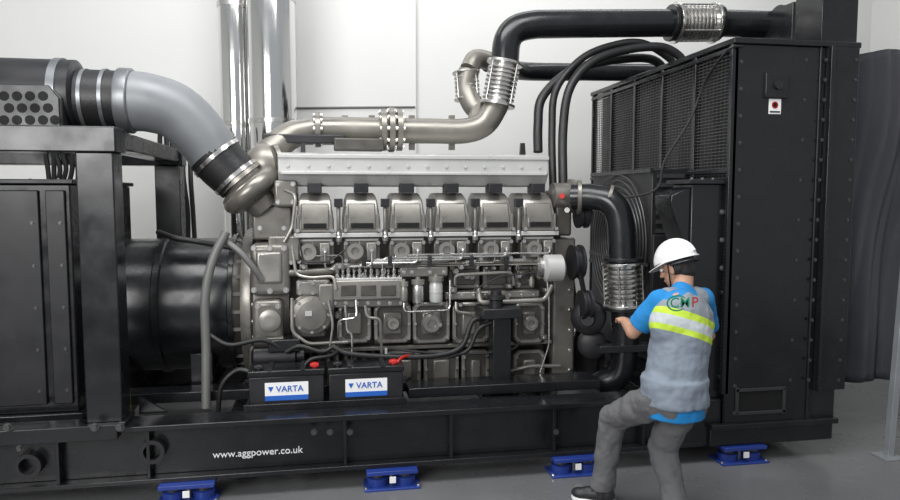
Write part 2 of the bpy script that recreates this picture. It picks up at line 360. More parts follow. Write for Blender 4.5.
for px in (300,400,450,500): ep('pipe_clamp','engd',px,258 if px>330 else 267,px+5,270 if px>330 else 277,5.02,.08,.004)
rp('oil_pipe','engm',[(292,244,5.03),(296,275,5.0),(310,278,4.98),(334,276,4.97),(336,290,4.94)],.011)
rp('return_pipe','steel',[(404,303,4.96),(404,312,4.95),(450,310,4.97),(450,280,4.98)],.007)
rp('return_pipe','steel',[(345,305,4.96),(347,332,4.95),(352,334,4.95),(352,366,4.96)],.009)
rp('return_pipe','engm',[(365,305,4.96),(367,318,4.95),(380,318,4.95),(382,358,5.0)],.011)
rp('return_pipe','steel',[(328,300,4.94),(333,324,4.93),(330,346,4.94)],.009)
rp('return_pipe','engm',[(292,298,4.98),(292,332,4.94),(308,344,4.93),(348,342,4.95)],.012)
rp('return_pipe','steel',[(356,300,4.95),(357,318,4.93),(338,320,4.92),(338,338,4.95)],.007)
rp('breather_pipe','engm',[(478,288,5.04),(480,303,4.98),(545,300,4.99),(552,285,5.0)],.02,12)
rp('breather_pipe','eng',[(500,374,5.1),(530,366,5.05),(560,366,5.05)],.014)
rp('drain_pipe','engl',[(386,348,5.05),(386,370,5.0),(386,392,5.0)],.011)
rp('dip_stick_tube','steel',[(545,262,5.0),(549,300,4.98),(549,345,4.98),(540,372,5.0)],.007)
rp('cross_pipe','engm',[(455,285,5.02),(455,275,5.0),(512,272,5.0),(514,285,5.02)],.012)
rp('cross_pipe','eng',[(456,302,5.0),(456,312,4.98),(474,314,4.98),(476,330,5.0)],.012)
rp('sensor_wire','rubber',[(300,243,5.0),(303,262,4.97),(330,262,4.97),(345,250,5.0)],.006,6)
rp('sensor_wire','rubber',[(552,250,5.0),(540,272,4.97),(500,276,4.97),(470,292,4.99)],.006,6)
tp('cable_loop','rubber',[(332,346,4.9),(350,354,4.88),(400,357,4.88),(440,355,4.88),(462,346,4.88),(472,322,4.9),(485,318,4.93)],.02,12)
tp('cable_loop','rubber',[(448,357,4.9),(468,350,4.88),(478,330,4.88),(492,322,4.88)],.016,12)
tp('cable_loop','rubber',[(388,348,4.9),(420,352,4.88),(470,354,4.88),(510,350,4.9),(520,342,4.95)],.009,8)
tp('cable_loop','rubber',[(286,352,4.9),(300,346,4.88),(322,352,4.87),(334,346,4.9)],.016,10)
o=ep('engine_foot','black',493,318,511,398,4.84,.14,.006)
MB().bp(483,309,522,319,4.8,.3).build('foot_pad','blackm',o,.006); MB().bp(484,396,520,404,4.78,.24).build('foot_plate','black',o,.006)
for px in (489,515): q=P(px,396,4.85); MB().lathe(q,(0,0,1),[(0,.016),(.03,.016)],6).build('foot_bolt','steel',o)
c=P(496,300,4.9); MB().lathe(c,(0,0,1),[(-.05,.05),(0,.05),(.01,.07),(.03,.07),(.04,.04),(.07,.04)],24).build('oil_filler_cap','blackm',en)
ep('engine_foot','black',268,340,300,352,4.9,.3,.006)
c=P(284,356,5.0); MB().lathe(c-V((.22,0,0)),(1,0,0),[(0,.05),(.02,.085),(.3,.085),(.31,.06),(.36,.06)],28).build('starter_motor','blackm',en)
MB().lathe(c-V((.2,.02,-.11)),(1,0,0),[(0,.04),(.2,.04)],20).build('solenoid','engd',en)
c=P(545,384,5.0); MB().lathe(c,(0,-.35,1),[(-.1,.1),(0,.1),(.015,.08),(.015,.03)],28).build('oil_filter','steel',en)
rng=random.Random(11)
for k in range(36):
    px=rng.choice([rng.uniform(288,335),rng.uniform(445,550),rng.uniform(335,550)]); py=rng.uniform(262,300) if k%4 else rng.uniform(302,342)
    q=P(px,py,5.03); s=rng.uniform(.012,.022)
    if k%3==0: MB().lathe(q+V((0,.08,0)),(0,-1,0),[(0,s*1.3),(.06,s*1.3),(.06,s),(.1,s)],6).build('plug','engm' if k%2 else 'steel',en)
    elif k%3==1: MB().lathe(q,(0,0,1),[(-s*1.6,s*.6),(-s,s*.6),(-s,s),(s,s),(s,s*.6),(s*1.8,s*.6)],6).cyl(q,q+V((0,.1,0)),s*.7,n=8).build('union_fitting','steel' if k%2 else 'engm',en)
    else: MB().box(q.x-s*1.5,q.x+s*1.5,q.y-.01,q.y+.12,q.z-s,q.z+s).build('bracket','eng' if k%2 else 'engd',en,.004); bolt(en,q+V((0,-.01,0)),'y',.009)
# flywheel housing
xh0,xh1=P(241,310,5.1).x,P(272,310,5.1).x
MB().lathe((xh0,CY,CZ),(1,0,0),[(0,.56),(.05,.58),(.07,.58),(.09,.55),(xh1-xh0,.55),(xh1-xh0+.12,.5)],64).build('flywheel_housing','eng',en)
for k in range(14):
    a=PI*.5+(k-6.5)*.21+PI/2; q=V((xh0+.08,CY+.565*math.cos(a),CZ+.565*math.sin(a)))
    MB().lathe(q,(1,0,0),[(0,.016),(.06,.016)],6).build('housing_bolt','steel',en)
MB().bp(250,244,290,296,5.0,.5).build('gear_housing','eng',en,.04)
MB().bp(256,252,282,284,4.98,.5).build('gear_housing_panel','engm',en,.02)
MB().bp(252,300,283,345,4.98,.5).build('gear_housing','eng',en,.04)
MB().bp(248,346,290,376,5.02,.4).build('gear_housing','engd',en,.03)
for px,py in ((254,248),(284,248),(254,290),(286,290),(258,306),(278,306),(258,340),(278,340),(270,248),(270,291)): bolt(en,P(px,py,5.0 if py<298 else 4.98),'y',.014)
MB().lathe(P(270,320,4.98),(0,-1,0),[(0,.075),(.03,.075),(.04,.05),(.04,.03)],24).build('inspection_cap','engm',en)
MB().bp(268,236,300,262,5.02,.3).build('rear_bracket','eng',en,.015)
for px in (300,520): MB().prism([P(px,158,5.3),P(px+6,158,5.3),P(px+5,143,5.3),P(px+1,143,5.3)],(0,.03,0)).build('lifting_lug','blackm',en)
# front gear case and belt drive
MB().bp(553,238,575,385,5.15,.9).build('gear_case','eng',en,.02)
for py in (250,270,290,310,330,350,370): bolt(en,P(570,py,5.15),'y',.012)
for px,py,Y,r,L,m in ((553,268,4.95,.1,.16,'engl'),(542,268,4.98,.085,.1,'steel')):
    c=P(px,py,Y); MB().lathe(c-V((L/2,0,0)),(1,0,0),[(0,r*.7),(.02,r),(L-.02,r),(L,r*.7)],28).build('charging_alternator',m,en)
for px,py,r,Y in ((571,262,.13,5.0),(584,352,.24,5.3),(580,305,.11,4.95),(577,215,.1,5.1)):
    c=P(px,py,Y); MB().lathe(c,(1,0,0),[(0,r*.3),(.0,r),(.02,r),(.03,r*.85),(.05,r*.85),(.06,r),(.08,r),(.08,r*.3)],40).build('pulley','blackm',en)
c=P(588,318,4.95); MB().lathe(c,(-.5,-1,0),[(-.1,.13),(0,.13),(.02,.11),(.03,.06),(.06,.05)],32).build('water_pump','blackm',en)
c=P(592,345,5.0); MB().lathe(c,(-.4,-1,0),[(-.1,.11),(0,.11),(.02,.08)],32).build('water_pump','blackm',en)
a=P(574,262,5.0); b=P(588,352,5.3)
for s in (-.09,.09): MB().tube([a+V((0,s,0)),b+V((0,s*2,0))],.02,6).build('drive_belt','rubber',en)
c=P(552,196,5.15); MB().lathe(c,(1,0,0),[(0,.1),(.12,.1),(.14,.13),(.17,.13)],28).build('thermostat_housing','eng',en)
ep('thermostat_body','engd',556,190,572,236,5.1,.3,.02)
for px,py in ((562,196),(567,210)): MB().cyl(P(px,py,5.06),P(px,py,5.0),.02,n=14).build('sensor','red' if py<200 else 'steel',en)
# turbocharger
ax=V((.62,.05,-.75)).normalized(); q=P(238,177,5.22)
MB().lathe(q,ax,[(0,.14),(.0,.175),(.03,.18),(.03,.155),(.05,.155),(.07,.2),(.13,.215),(.19,.19),(.22,.12),(.3,.1)],40).build('turbocharger','exh',en)
x_,y_=frame(ax)
pts=[q+ax*.13+(x_*math.cos(k*.52)+y_*math.sin(k*.52))*.17 for k in range(11)]
MB().tube(sm(pts,3),[.085-.0012*i for i in range(31)],16).build('compressor_scroll','exh',en)
MB().lathe(P(262,166,5.35),(1,.3,.2),[(-.12,.07),(-.06,.13),(.0,.16),(.06,.16),(.1,.12),(.1,.14),(.13,.14)],32).build('turbine_housing','exh',en)
MB().bp(252,205,292,240,5.2,.3).build('turbo_stand','eng',en,.02)
MB().bp(274,180,297,207,5.1,.3).build('turbo_bracket','eng',en,.02)
rp('turbo_oil_line','engm',[(285,190,5.05),(296,195,5.0),(292,228,5.02),(284,242,5.0)],.012)
for px,py in ((278,184),(293,184),(278,202),(293,202),(260,228),(284,228)): bolt(en,P(px,py,5.1 if py<210 else 5.2),'y',.012)
# ---------------- exhaust
ex=thing('exhaust_pipe','grey-brown steel exhaust pipe running above the engine with bolted flanges','exhaust pipe',P(400,132,5.6))
def xp(root,name,m,pts,r,n=24,k=7): return MB().tube(sm([P(*p) for p in pts],k),r,n).build(name,m,root)
rE=.1
xp(ex,'pipe','exh',[(258,172,5.4),(270,152,5.5),(290,136,5.58),(312,130,5.6)],[.12,.1])
xp(ex,'pipe','exh',[(312,130,5.6),(350,130,5.6),(430,131,5.6),(464,131,5.6),(484,124,5.6),(495,108,5.6),(498,100,5.6)],rE)
xp(ex,'branch_elbow','exh',[(480,112,5.75),(472,104,5.8),(466,88,5.85),(469,70,5.85)],.088)
xp(ex,'branch_elbow','exh',[(469,70,5.85),(476,59,5.9),(492,62,6.0)],.08)
MB().tube([P(476,131,5.62),P(480,110,5.75)],.085,20).build('branch_pipe','exh',ex)
for px,rf in ((318,1.35),(383,1.65),(391,1.75),(399,1.65)):
    c=P(px,130,5.6); MB().lathe(c-V((.022,0,0)),(1,0,0),[(0,rE*rf),(.044,rE*rf)],32).build('flange','exh',ex,.003)
    for k in range(10):
        a=k*PI/5; q=c+V((-.034,rE*(rf-.2)*math.cos(a),rE*(rf-.2)*math.sin(a))); MB().cyl(q,q+V((.068,0,0)),.014,n=6).build('flange_bolt','steel',ex)
for px in (345,372,412,452): MB().bp(px-3,115,px+3,150,5.62,.03).build('saddle_bracket','exh',ex,.003)
bellows(ex,P(497,106,5.6),P(505,62,5.6),.13,8)
bellows(ex,P(468,100,5.86),P(466,72,5.88),.105,5)
# ---------------- black overhead pipe
bk=thing('overhead_pipe','thick black pipe arching over the top of the radiator, with a steel bellows joint','pipe',P(600,25,5.6))
xp(bk,'pipe','black',[(505,63,5.6),(507,42,5.6),(515,30,5.6),(532,25,5.6),(560,24,5.6),(674,23,5.6)],.112,28)
bellows(bk,P(674,23,5.6),P(714,23,5.6),.15,8)
xp(bk,'pipe','black',[(714,23,5.6),(780,25,5.6)],.112,28)
for px in (671,717,779):
    c=P(px,23,5.6); MB().lathe(c-V((.015,0,0)),(1,0,0),[(0,.15),(.03,.15)],32).build('flange','black',bk,.003)
b2=xp(None,'rear_pipe','black',[(488,62,5.98),(502,65,6.15),(522,71,6.45),(560,72,6.6),(600,72,6.6),(740,74,6.6)],.085,24); tag(b2,'thinner black horizontal pipe behind the radiator hoses, below the thick one','pipe')
# ---------------- hoses
for pts,r,ye,l in (([(660,47,5.5),(625,50,5.5),(592,62,5.45),(570,88,5.4),(563,130,5.35),(563,188,5.2)],.036,5.5,'black rubber hose arching from radiator top, rightmost of three going down to engine'),
   ([(642,43,5.6),(610,46,5.6),(580,60,5.55),(556,90,5.5),(552,130,5.45),(553,190,5.3)],.03,5.65,'black rubber hose arching from radiator top, middle of three going down to engine'),
   ([(642,58,5.8),(600,62,5.7),(566,74,5.65),(542,98,5.6),(538,125,5.55),(538,152,5.5)],.038,5.85,'black rubber hose reaching the top of grey cooler box, leftmost of three')):
    q=[V((2.95,ye,2.95)),V((2.9,ye,3.05))]+[P(*p) for p in pts]
    o=MB().tube(sm(q,7),r,14).build('coolant_hose','rubber'); tag(o,l,'hose','coolant hoses arching to the radiator')
o=xp(None,'cable','rubber',[(742,46,4.4),(728,50,4.4),(706,80,4.75),(690,120,4.8),(665,160,4.8),(655,190,4.8),(610,200,4.9)],.009,8); tag(o,'thin black cable hanging in front of the radiator mesh','cable')
# coolant elbow pipe
ce=thing('coolant_pipe','black elbow pipe with a steel bellows in front of the fan, left of the worker','pipe',P(626,390,4.85))
xp(ce,'pipe','black',[(572,197,5.05),(592,197,4.98),(610,202,4.9),(620,220,4.86),(622,262,4.85)],.098,28)
MB().lathe(P(577,197,5.05),(1,-.3,0),[(0,.13),(.03,.13)],32).build('flange','exh',ce,.003)
MB().lathe(P(607,198,4.92),(1,-.4,-.35),[(0,.104),(.025,.104)],32).build('hose_clamp','exh',ce,.003)
bellows(ce,P(622,262,4.85),P(624,306,4.85),.135,7)
xp(ce,'pipe','black',[(624,306,4.85),(625,340,4.85),(620,372,4.88),(600,385,4.95)],.098,28)
for py in (259,308): MB().lathe(P(623,py,4.85),(0,0,1),[(-.012,.15),(.012,.15)],32).build('flange','black',ce,.003)
# ---------------- radiator
XRa=2.74; XRb=3.67; YR=4.42; ZR0=.125; ZR1=2.92; ZP=.27
ra=thing('radiator','tall black radiator unit with wire mesh guard and glossy bolted side panel','radiator',(3.2,5.7,ZR0))
XM=P(818,250,YR).x
MB().box(XRa+.12,XRb-.03,YR+.03,7.0,ZP,ZR1-.03).build('body','blackm',ra,.01)
MB().box(XRa,XM,YR,YR+.03,ZP,ZR1).build('side_panel','black',ra,.006)
MB().box(XM+.02,XRb,YR-.03,YR+.03,.5,ZR1).build('end_flange','black',ra,.006)
MB().box(XM+.0,XM+.03,YR-.06,YR+.03,.5,ZR1).build('flange_lip','black',ra,.004)
MB().box(XM-.05,XM-.035,YR-.012,YR,ZP,ZR1).build('panel_seam','blackm',ra,.004)
MB().box(XRa-.02,XRb+.02,YR-.02,7.02,ZR1,ZR1+.04).build('top_plate','black',ra,.006)
MB().box(XRa-.1,XRb-.06,YR+.0,7.0,ZR0,ZP).build('base','black',ra,.01)
MB().box(XRa-.38,XRa,YR+.03,4.8,ZR0,.46).build('base_corner','black',ra,.01)
MB().box(XRa-.1,XRb-.04,YR-.03,YR+.02,ZP-.02,ZP+.02).build('base_ledge','black',ra,.004)
sl=MB().bp(739,391,783,412,YR-.004,.006).build('slot','dark',ra)
for a_ in ((736,388,786,391),(736,411,786,414),(736,388,739,414),(783,388,786,414)): MB().bp(*a_,YR-.014,.014).build('slot_frame','plate',sl,.002)
for py in range(62,432,27): bolt(ra,P(741-(py-60)*.02,py,YR),'y',.010,'bolt')
for py in range(60,385,20):
    for px in (826,856): bolt(ra,P(px-(py-60)*.055,py,YR-.03),'y',.009,'bolt')
for py in range(60,420,40): bolt(ra,P(806-(py-60)*.05,py,YR),'y',.008,'bolt')
MB().bp(766,73,789,98,YR-.02,.03).build('latch_plate','black',ra,.006)
MB().lathe(P(778,85,YR-.02),(0,-1,0),[(0,.03),(.02,.03)],20).build('latch_knob','blackm',ra)
lb=MB().bp(769,99,781,114,YR-.004,.004).build('warning_label','white',ra)
MB().lathe(P(775,105,YR-.006),(0,-1,0),[(0,.024),(.001,.024),(.001,.016),(.0,.016)],24).build('warning_ring','red',lb)
MB().bp(774,103,776,107,YR-.007,.002).build('warning_figure','dark',lb)
MB().bp(770,111,780,112.5,YR-.007,.002).build('caption_bar','dark',lb)
MB().box(XRa+.1,XRa+.12,YR+.03,6.98,.42,ZR1-.03).build('core_face','blackm',ra)
g=MB()
for k in range(100): z=.6+k*.0232; g.box(XRa-.006,XRa+.000,YR+.04,6.98,z,z+.0055)
for k in range(52): y=YR+.06+k*.0495; g.box(XRa+.000,XRa+.005,y,y+.0045,.6,ZR1-.02)
g.build('wire_guard','mesh',ra,smooth=False)
for y in (YR+.0,4.9,5.42,5.94,6.46,6.94): MB().box(XRa-.02,XRa+.03,y,y+.035,.5,ZR1).build('guard_post','black',ra,.004)
for z in (.6,1.2,2.05,ZR1-.05): MB().box(XRa-.025,XRa+.03,YR+.03,6.98,z,z+.03).build('guard_rail','black',ra,.004)
gx=2.42
fg=MB().box(gx+.02,XRa,5.0,6.2,.6,2.1).build('fan_guard','blackm',ra,.01)
for r in [.12+.05*i for i in range(10)]:
    MB().tube([(gx,5.6+r*math.cos(a*PI/24),1.5+r*math.sin(a*PI/24)) for a in range(49)],.006,6).build('guard_ring','mesh',fg)
for k in range(20): z=.7+k*.07; MB().box(gx+.06,XRa-.04,4.985,5.0,z,z+.03).build('louvre','plate',fg)
for z in (.6,1.35,2.07): MB().box(gx-.005,gx+.025,4.98,6.2,z,z+.03).build('guard_frame','black',fg)
cx0,cx1=P(688,280,4.5).x,P(727,280,4.5).x; zk=P(706,184,4.5).z
MB().box(cx0,cx1,4.48,4.75,.46,zk).build('support_column','black',ra,.008)
MB().box(cx0-.03,cx1+.03,4.46,4.8,zk,zk+.03).build('column_cap','blackm',ra,.004)
for s in (.02,.1,.18): bolt(ra,(cx0+s,4.52,zk+.03),'z',.012,'bolt')
for py in (212,240,268): bolt(ra,P(722,py,4.48),'y',.012,'galv')
MB().prism([(cx0,4.5,zk-.02),(cx0-.14,4.5,zk-.08),(cx0-.14,4.5,zk-.14),(cx0,4.5,zk-.5)],(0,.25,0)).build('bracket_arm','black',ra,.006)
MB().bp(600,345,690,352,4.75,.1).build('cross_rail','black',ra,.004)
MB().bp(652,235,690,380,4.9,.05).build('lower_shield','blackm',ra,.004)
# header box
tb=thing('header_box','black steel box and upright on top of the radiator at its right','header box',(3.6,5,ZR1+.04))
MB().box(P(822,20,4.6).x,P(858,20,4.6).x,4.6,4.9,ZR1+.07,3.7).build('upright','black',tb,.006)
MB().box(P(792,30,5.2).x,P(852,30,5.2).x,5.2,5.9,ZR1+.07,3.45).build('housing','black',tb,.006)
MB().box(P(800,30,4.6).x,P(858,30,4.6).x,4.58,5.9,ZR1+.04,ZR1+.07).build('foot_plate','bolt',tb,.004)
# ---------------- tarpaulin
tm=MB(); nx=110; nz=40; grid=[]
xT0,xT1=XRb-.02,5.6
for i in range(nx+1):
    colv=[]
    for j in range(nz+1):
        u=i/nx; v=j/nz; x=xT0+(xT1-xT0)*u; z=.44+(2.98-.44)*v-.03*math.sin(u*14)*v*v
        fold=abs(math.sin(u*16+1.1*math.sin(v*2.6+u*5)+.8*v)); crease=abs(math.sin(u*37-v*5+1.3*math.sin(v*6)))
        y=4.76+u*.25-.085*fold**.7*(1-.35*v)-.02*crease+.02*math.sin(v*9+u*11)
        colv.append(tm.bm.verts.new((x,y,z)))
    grid.append(colv)
for i in range(nx):
    for j in range(nz): tm.bm.faces.new((grid[i][j],grid[i+1][j],grid[i+1][j+1],grid[i][j+1]))
o=tm.build('tarpaulin','tarp'); tag(o,'dark grey tarpaulin hanging in folds at the right of the radiator','tarpaulin')
for p in o.data.polygons: p.use_smooth=True
o.modifiers.new('s','SOLIDIFY').thickness=.004
pb=P(890,478,4.3)
pp=thing('steel_post','slim pale grey post standing on the floor at the right edge','post',(pb.x,4.33,0))
MB().prism([V((pb.x-.025,4.3,0)),V((pb.x+.025,4.3,0)),V((pb.x+.13,4.3,2.3)),V((pb.x+.08,4.3,2.3))],(0,.05,0)).build('upright','post',pp,.003)
MB().box(pb.x-.08,pb.x+.08,4.25,4.41,0,.012).build('foot_plate','post',pp,.002)
# ---------------- flues
for px,w_,Y,l in ((236,.17,7.6,'narrower polished vertical flue against the back wall, the left one'),(272,.235,7.3,'wider polished vertical flue against the back wall, the right one')):
    c=P(px,60,Y); t=thing('flue_pipe',l,'flue',(c.x,Y,0),'polished vertical flues')
    MB().lathe((c.x,Y,0),(0,0,1),[(0,w_),(5.2,w_)],40).build('cladding','chrome',t)
    for z in (1.4,2.6,3.8): MB().lathe((c.x,Y,z),(0,0,1),[(0,w_+.008),(.05,w_+.008)],40).build('band','steel',t)
o=MB().tube([P(292,108,8.11),P(415,107,8.11)],.012,8).build('conduit','grey'); tag(o,'thin grey conduit running along the back wall above exhaust pipe','conduit')
# ---------------- intake duct
du=thing('intake_duct','grey plastic intake duct elbow with black rubber hose leading to the turbocharger','duct',P(190,120,5.2))
xp(du,'elbow','pipe',[(124,101,5.15),(150,103,5.15),(178,113,5.17),(203,138,5.2),(218,160,5.22)],[.205,.18],32)
xp(du,'rubber_sleeve','rubber',[(213,153,5.22),(224,166,5.22),(240,181,5.22)],[.19,.172],28)
for (px,py,r) in ((217,158,.195),(236,177,.182)):
    MB().lathe(P(px,py,5.22),(.62,0,-.7),[(-.014,r),(.014,r)],32).build('hose_clamp','steel',du)
MB().lathe(P(128,101,5.15),(1,0,-.02),[(-.05,.215),(-.04,.22),(.03,.22),(.04,.21)],36).build('steel_collar','galv',du,.002)
xp(du,'rubber_sleeve','rubber',[(68,99,5.15),(96,100,5.15),(128,101,5.15)],.2,32)
for px in (88,108): MB().lathe(P(px,100,5.15),(1,0,0),[(-.012,.207),(.012,.207)],32).build('hose_clamp','galv',du)
af=thing('air_filter','black perforated metal air filter housing at the upper left edge','air filter',P(20,130,4.95))
ax0,ax1=-2.75,P(62,100,4.9).x; za,zbb=P(30,132,4.9).z,P(30,84,4.9).z
pf=MB().prism([(ax0,4.9,za),(ax1,4.9,za),(ax1,4.9,zbb-.08),(ax1-.07,4.9,zbb),(ax0,4.9,zbb)],(0,.5,0)).build('housing','blackm',af,.01)
MB().prism([(ax0,4.885,za+.01),(ax1-.015,4.885,za+.01),(ax1-.015,4.885,zbb-.085),(ax1-.075,4.885,zbb-.01),(ax0,4.885,zbb-.01)],(0,.014,0)).build('perforated_plate','plate',af,.003)
MB().lathe((ax0,5.15,zbb-.04),(1,0,0),[(0,.24),(ax1-ax0+.02,.24),(ax1-ax0+.04,.2)],40).build('canister','blackm',af)
MB().lathe((ax1-.1,5.15,zbb-.04),(1,0,0),[(0,.25),(.05,.25)],40).build('band','galv',af)
for px in (6,19,32,45,57):
    for j,py in enumerate((96,108,120)):
        if px+(j%2)*5-2>58 or (j==0 and px>50): continue
        q=P(px+(j%2)*5-2,py,4.885); MB().lathe(q,(0,-1,0),[(0,.03),(.002,.03)],20).build('perforation','dark',af)
MB().bp(-40,131,68,138,4.85,.5).build('tray','black',af,.004)
for s in (ax0,ax1-.15): MB().box(s,s+.1,4.95,5.3,zt-.02,za).build('leg_bracket','black',af,.004)
# ---------------- cables
for i,(pts,r,m,l) in enumerate((
  ([(226,232,4.95),(212,262,4.9),(205,300,4.88),(206,350,4.88),(206,408,4.85)],.03,'grey','thick grey flexible conduit curving down beside the flywheel'),
  ([(222,238,4.98),(240,252,4.95),(252,266,4.95),(262,280,4.98)],.022,'grey','short grey conduit slanting down onto the flywheel housing'),
  ([(210,335,4.9),(230,345,4.88),(262,340,4.9),(285,350,4.92)],.016,'rubber','black cable running from grey conduit to starter motor'),
  ([(218,412,4.8),(222,385,4.78),(238,370,4.78),(256,374,4.75)],.017,'rubber','black battery cable looping up left of the left battery'),
  ([(112,130,4.75),(118,160,4.8),(122,250,4.8),(126,330,4.8),(130,414,4.78)],.008,'yel','yellow cable hanging along the frame post'),
  ([(158,232,5.3),(175,238,5.2),(200,242,5.2),(235,248,5.1)],.02,'rubber','black cable crossing above the round generator housing'),
  ([(300,374,4.75),(310,360,4.75),(330,356,4.8),(340,350,4.9)],.014,'rubber','black cable leaving the left battery towards the engine'),
  ([(395,368,4.75),(400,359,4.8),(410,355,4.9)],.011,'red','red cable leaving the right battery'))):
    o=xp(None,'cable',m,pts,r,10); tag(o,l,'cable')
for k in range(7):
    px=160+k*5.2; o=xp(None,'hanging_cable','rubber',[(px,120,6.9+.03*k),(px+3*math.sin(k),170,6.9),(px+2,215,6.9),(px+5*math.cos(k),265,6.9)],.022,8)
    tag(o,'black power cable hanging in a bundle behind the generator housing','cable','power cables hanging behind the generator')
for k in range(9):
    px=46+k*6; o=xp(None,'hanging_cable','rubber',[(px,146,6.3),(px+2*math.sin(k*2),156,6.3),(px+2,170,6.3),(px+4*math.cos(k),190,6.3)],.02,8)
    tag(o,'black power cable hanging in a bundle above the terminal cabinet','cable','power cables hanging above the terminal cabinet')
# ---------------- batteries
bt=thing('battery_tray','black open steel tray holding the two batteries','tray',P(325,415,4.7))
tx0,tx1=P(244,400,4.66).x,P(406,400,4.66).x
MB().box(tx0,tx1,4.63,4.9,ZT,ZT+.012).box(tx0,tx1,4.62,4.632,ZT,ZT+.045).build('tray','black',bt,.003)
def battery(x0,x1,label):
    t=thing('battery',label,'battery',((x0+x1)/2,4.76,ZT+.012),'starter batteries')
    zb=ZT+.012; h=.205; y0=4.66; y1=4.87
    MB().box(x0,x1,y0,y1,zb,zb+h).build('case','blackm',t,.008)
    MB().box(x0-.006,x1+.006,y0-.006,y1+.006,zb+h,zb+h+.04).build('lid','black',t,.006)
    xm=(x0+x1)/2-.0; lw=.14
    MB().box(xm-lw,xm+lw,y0-.003,y0,zb+.045,zb+h-.04).build('label','white',t)
    MB().box(xm-lw,xm+lw,y0-.005,y0-.002,zb+.045,zb+.078).build('label_band','lblue',t)
    text('VARTA',.056,(xm+.02,y0-.005,zb+.12),'lblue',t,off=.0006)
    MB().prism([(xm-lw+.02,y0-.006,zb+.138),(xm-lw+.055,y0-.006,zb+.138),(xm-lw+.037,y0-.006,zb+.104)],(0,.002,0)).build('label_mark','lblue',t)
    for xx,m in ((x0+.06,'blackm'),(x1-.06,'red')):
        MB().lathe((xx,y0+.06,zb+h+.04),(0,0,1),[(0,.024),(.03,.022)],16).box(xx-.03,xx+.028,y0+.038,y0+.082,zb+h+.045,zb+h+.065).build('terminal_cover',m,t,.004)
    for xx in (x0+.12,x1-.15): MB().box(xx,xx+.03,y0-.01,y1,zb+h+.04,zb+h+.05).build('hold_down_strap','rubber',t)
battery(P(249,390,4.67).x,P(324,390,4.67).x,'black starter battery with blue and white label, the left one')
battery(P(329,390,4.67).x,P(403,390,4.67).x,'black starter battery with blue and white label, the right one')
# ---------------- person
f=V((-.26,.965,0)).normalized(); rr=V((f.y,-f.x,0)); up=V((0,0,1))
B3=Matrix((rr,f,up)).transposed()
pel=P(674,394,3.56); pe=thing('person','person in white hard hat, blue shirt, grey reflective vest and grey trousers, seen from behind','person',(pel.x,3.65,0))
hipL,hipR=pel-rr*.085-up*.02,pel+rr*.085-up*.02
kneeL=P(613,417,3.9); ankL=P(602,484,3.97); ankL.z=.1
kneeR=V((hipR.x-.05,hipR.y+.16,.42)); ankR=V((hipR.x-.03,hipR.y-.0,.1))
chest=P(681,332,3.6); neck=P(682,290,3.7); hc=P(677,268,3.79)
shL=neck-rr*.165-up*.055-f*.01; shR=neck+rr*.155-up*.065
elL=P(633,332,3.76); wrL=P(625,322,3.98)
elR=P(708,335,3.84); wrR=P(690,345,4.04)
fh=V((-.5,.8,-.34)).normalized(); rh=fh.cross(up).normalized(); uh=rh.cross(fh).normalized()
HB=Matrix((rh,fh,uh)).transposed()
def hp(x,y,z): return hc+rh*x+fh*y+uh*z
def remesh(o,vs,it,disp=0):
    m=o.modifiers.new('remesh','REMESH'); m.mode='VOXEL'; m.voxel_size=vs; m.use_smooth_shade=True
    s_=o.modifiers.new('smooth','SMOOTH'); s_.factor=.5; s_.iterations=it
    if disp:
        t=bpy.data.textures.new('folds','CLOUDS'); t.noise_scale=.09; d=o.modifiers.new('d','DISPLACE'); d.texture=t; d.strength=disp; d.texture_coords='GLOBAL'
    return o
b=MB()
b.ball(hp(0,-.01,.03),(.075,.093,.09),HB).ball(hp(0,.03,-.05),(.055,.062,.065),HB).ball(hp(0,.055,-.085),(.03,.03,.025),HB)
b.ball(hp(0,.098,-.01),(.012,.018,.025),HB).ball(hp(0,.11,-.022),(.016,.014,.011),HB).ball(hp(0,.09,-.055),(.026,.012,.008),HB)
for s in (-1,1): b.ball(hp(s*.078,-.01,-.005),(.01,.02,.032),HB).ball(hp(s*.03,.078,.03),(.022,.014,.008),HB)
b.limb(hp(0,-.03,-.05),neck-up*.03,.055,.06).ball(chest+up*.05,(.17,.11,.2),B3).limb(shL,shR,.055,.055).ball(pel,(.15,.11,.13),B3).limb(pel,chest,.12,.13)
for h_,k_,a_ in ((hipL,kneeL,ankL),(hipR,kneeR,ankR)): b.limb(h_,k_,.085,.055).limb(k_,a_,.055,.038)
def hand(b,w,dr,side):
    dr=dr.normalized(); n=V((0,0,1)); sd=dr.cross(n).normalized()*side; n=sd.cross(dr).normalized()
    if n.z>0: n=-n
    Hm=Matrix((sd,dr,n)).transposed()
    b.ball(w+dr*.045,(.04,.052,.018),Hm)
    for i,(o_,L) in enumerate(((-.03,.062),(-.01,.075),(.011,.07),(.031,.055))):
        p0=w+dr*.07+sd*o_; p1=p0+dr*L*.45+n*.006; p2=p1+(dr*.75+n*.65)*L*.33; p3=p2+(dr*.4+n*.9)*L*.25
        b.limb(p0,p1,.0095,.009).limb(p1,p2,.009,.0085).limb(p2,p3,.0085,.0075)
    p0=w+dr*.02-sd*.03; p1=p0-sd*.025+dr*.03+n*.01; p2=p1+dr*.03+n*.012
    b.limb(p0,p1,.013,.011).limb(p1,p2,.011,.009)
for s_,e_,w_,sd_ in ((shL,elL,wrL,-1),(shR,elR,wrR,1)):
    b.limb(s_,e_,.052,.04).limb(e_,w_,.042,.027); hand(b,w_,(w_-e_),sd_)
body=remesh(b.build('body','skin',pe),.0048,3)
for s in (-1,1):
    MB().ball(hp(s*.031,.083,.012),.011).build('eye','white',pe); MB().ball(hp(s*.031,.0925,.012),.005).build('iris','hair',pe)
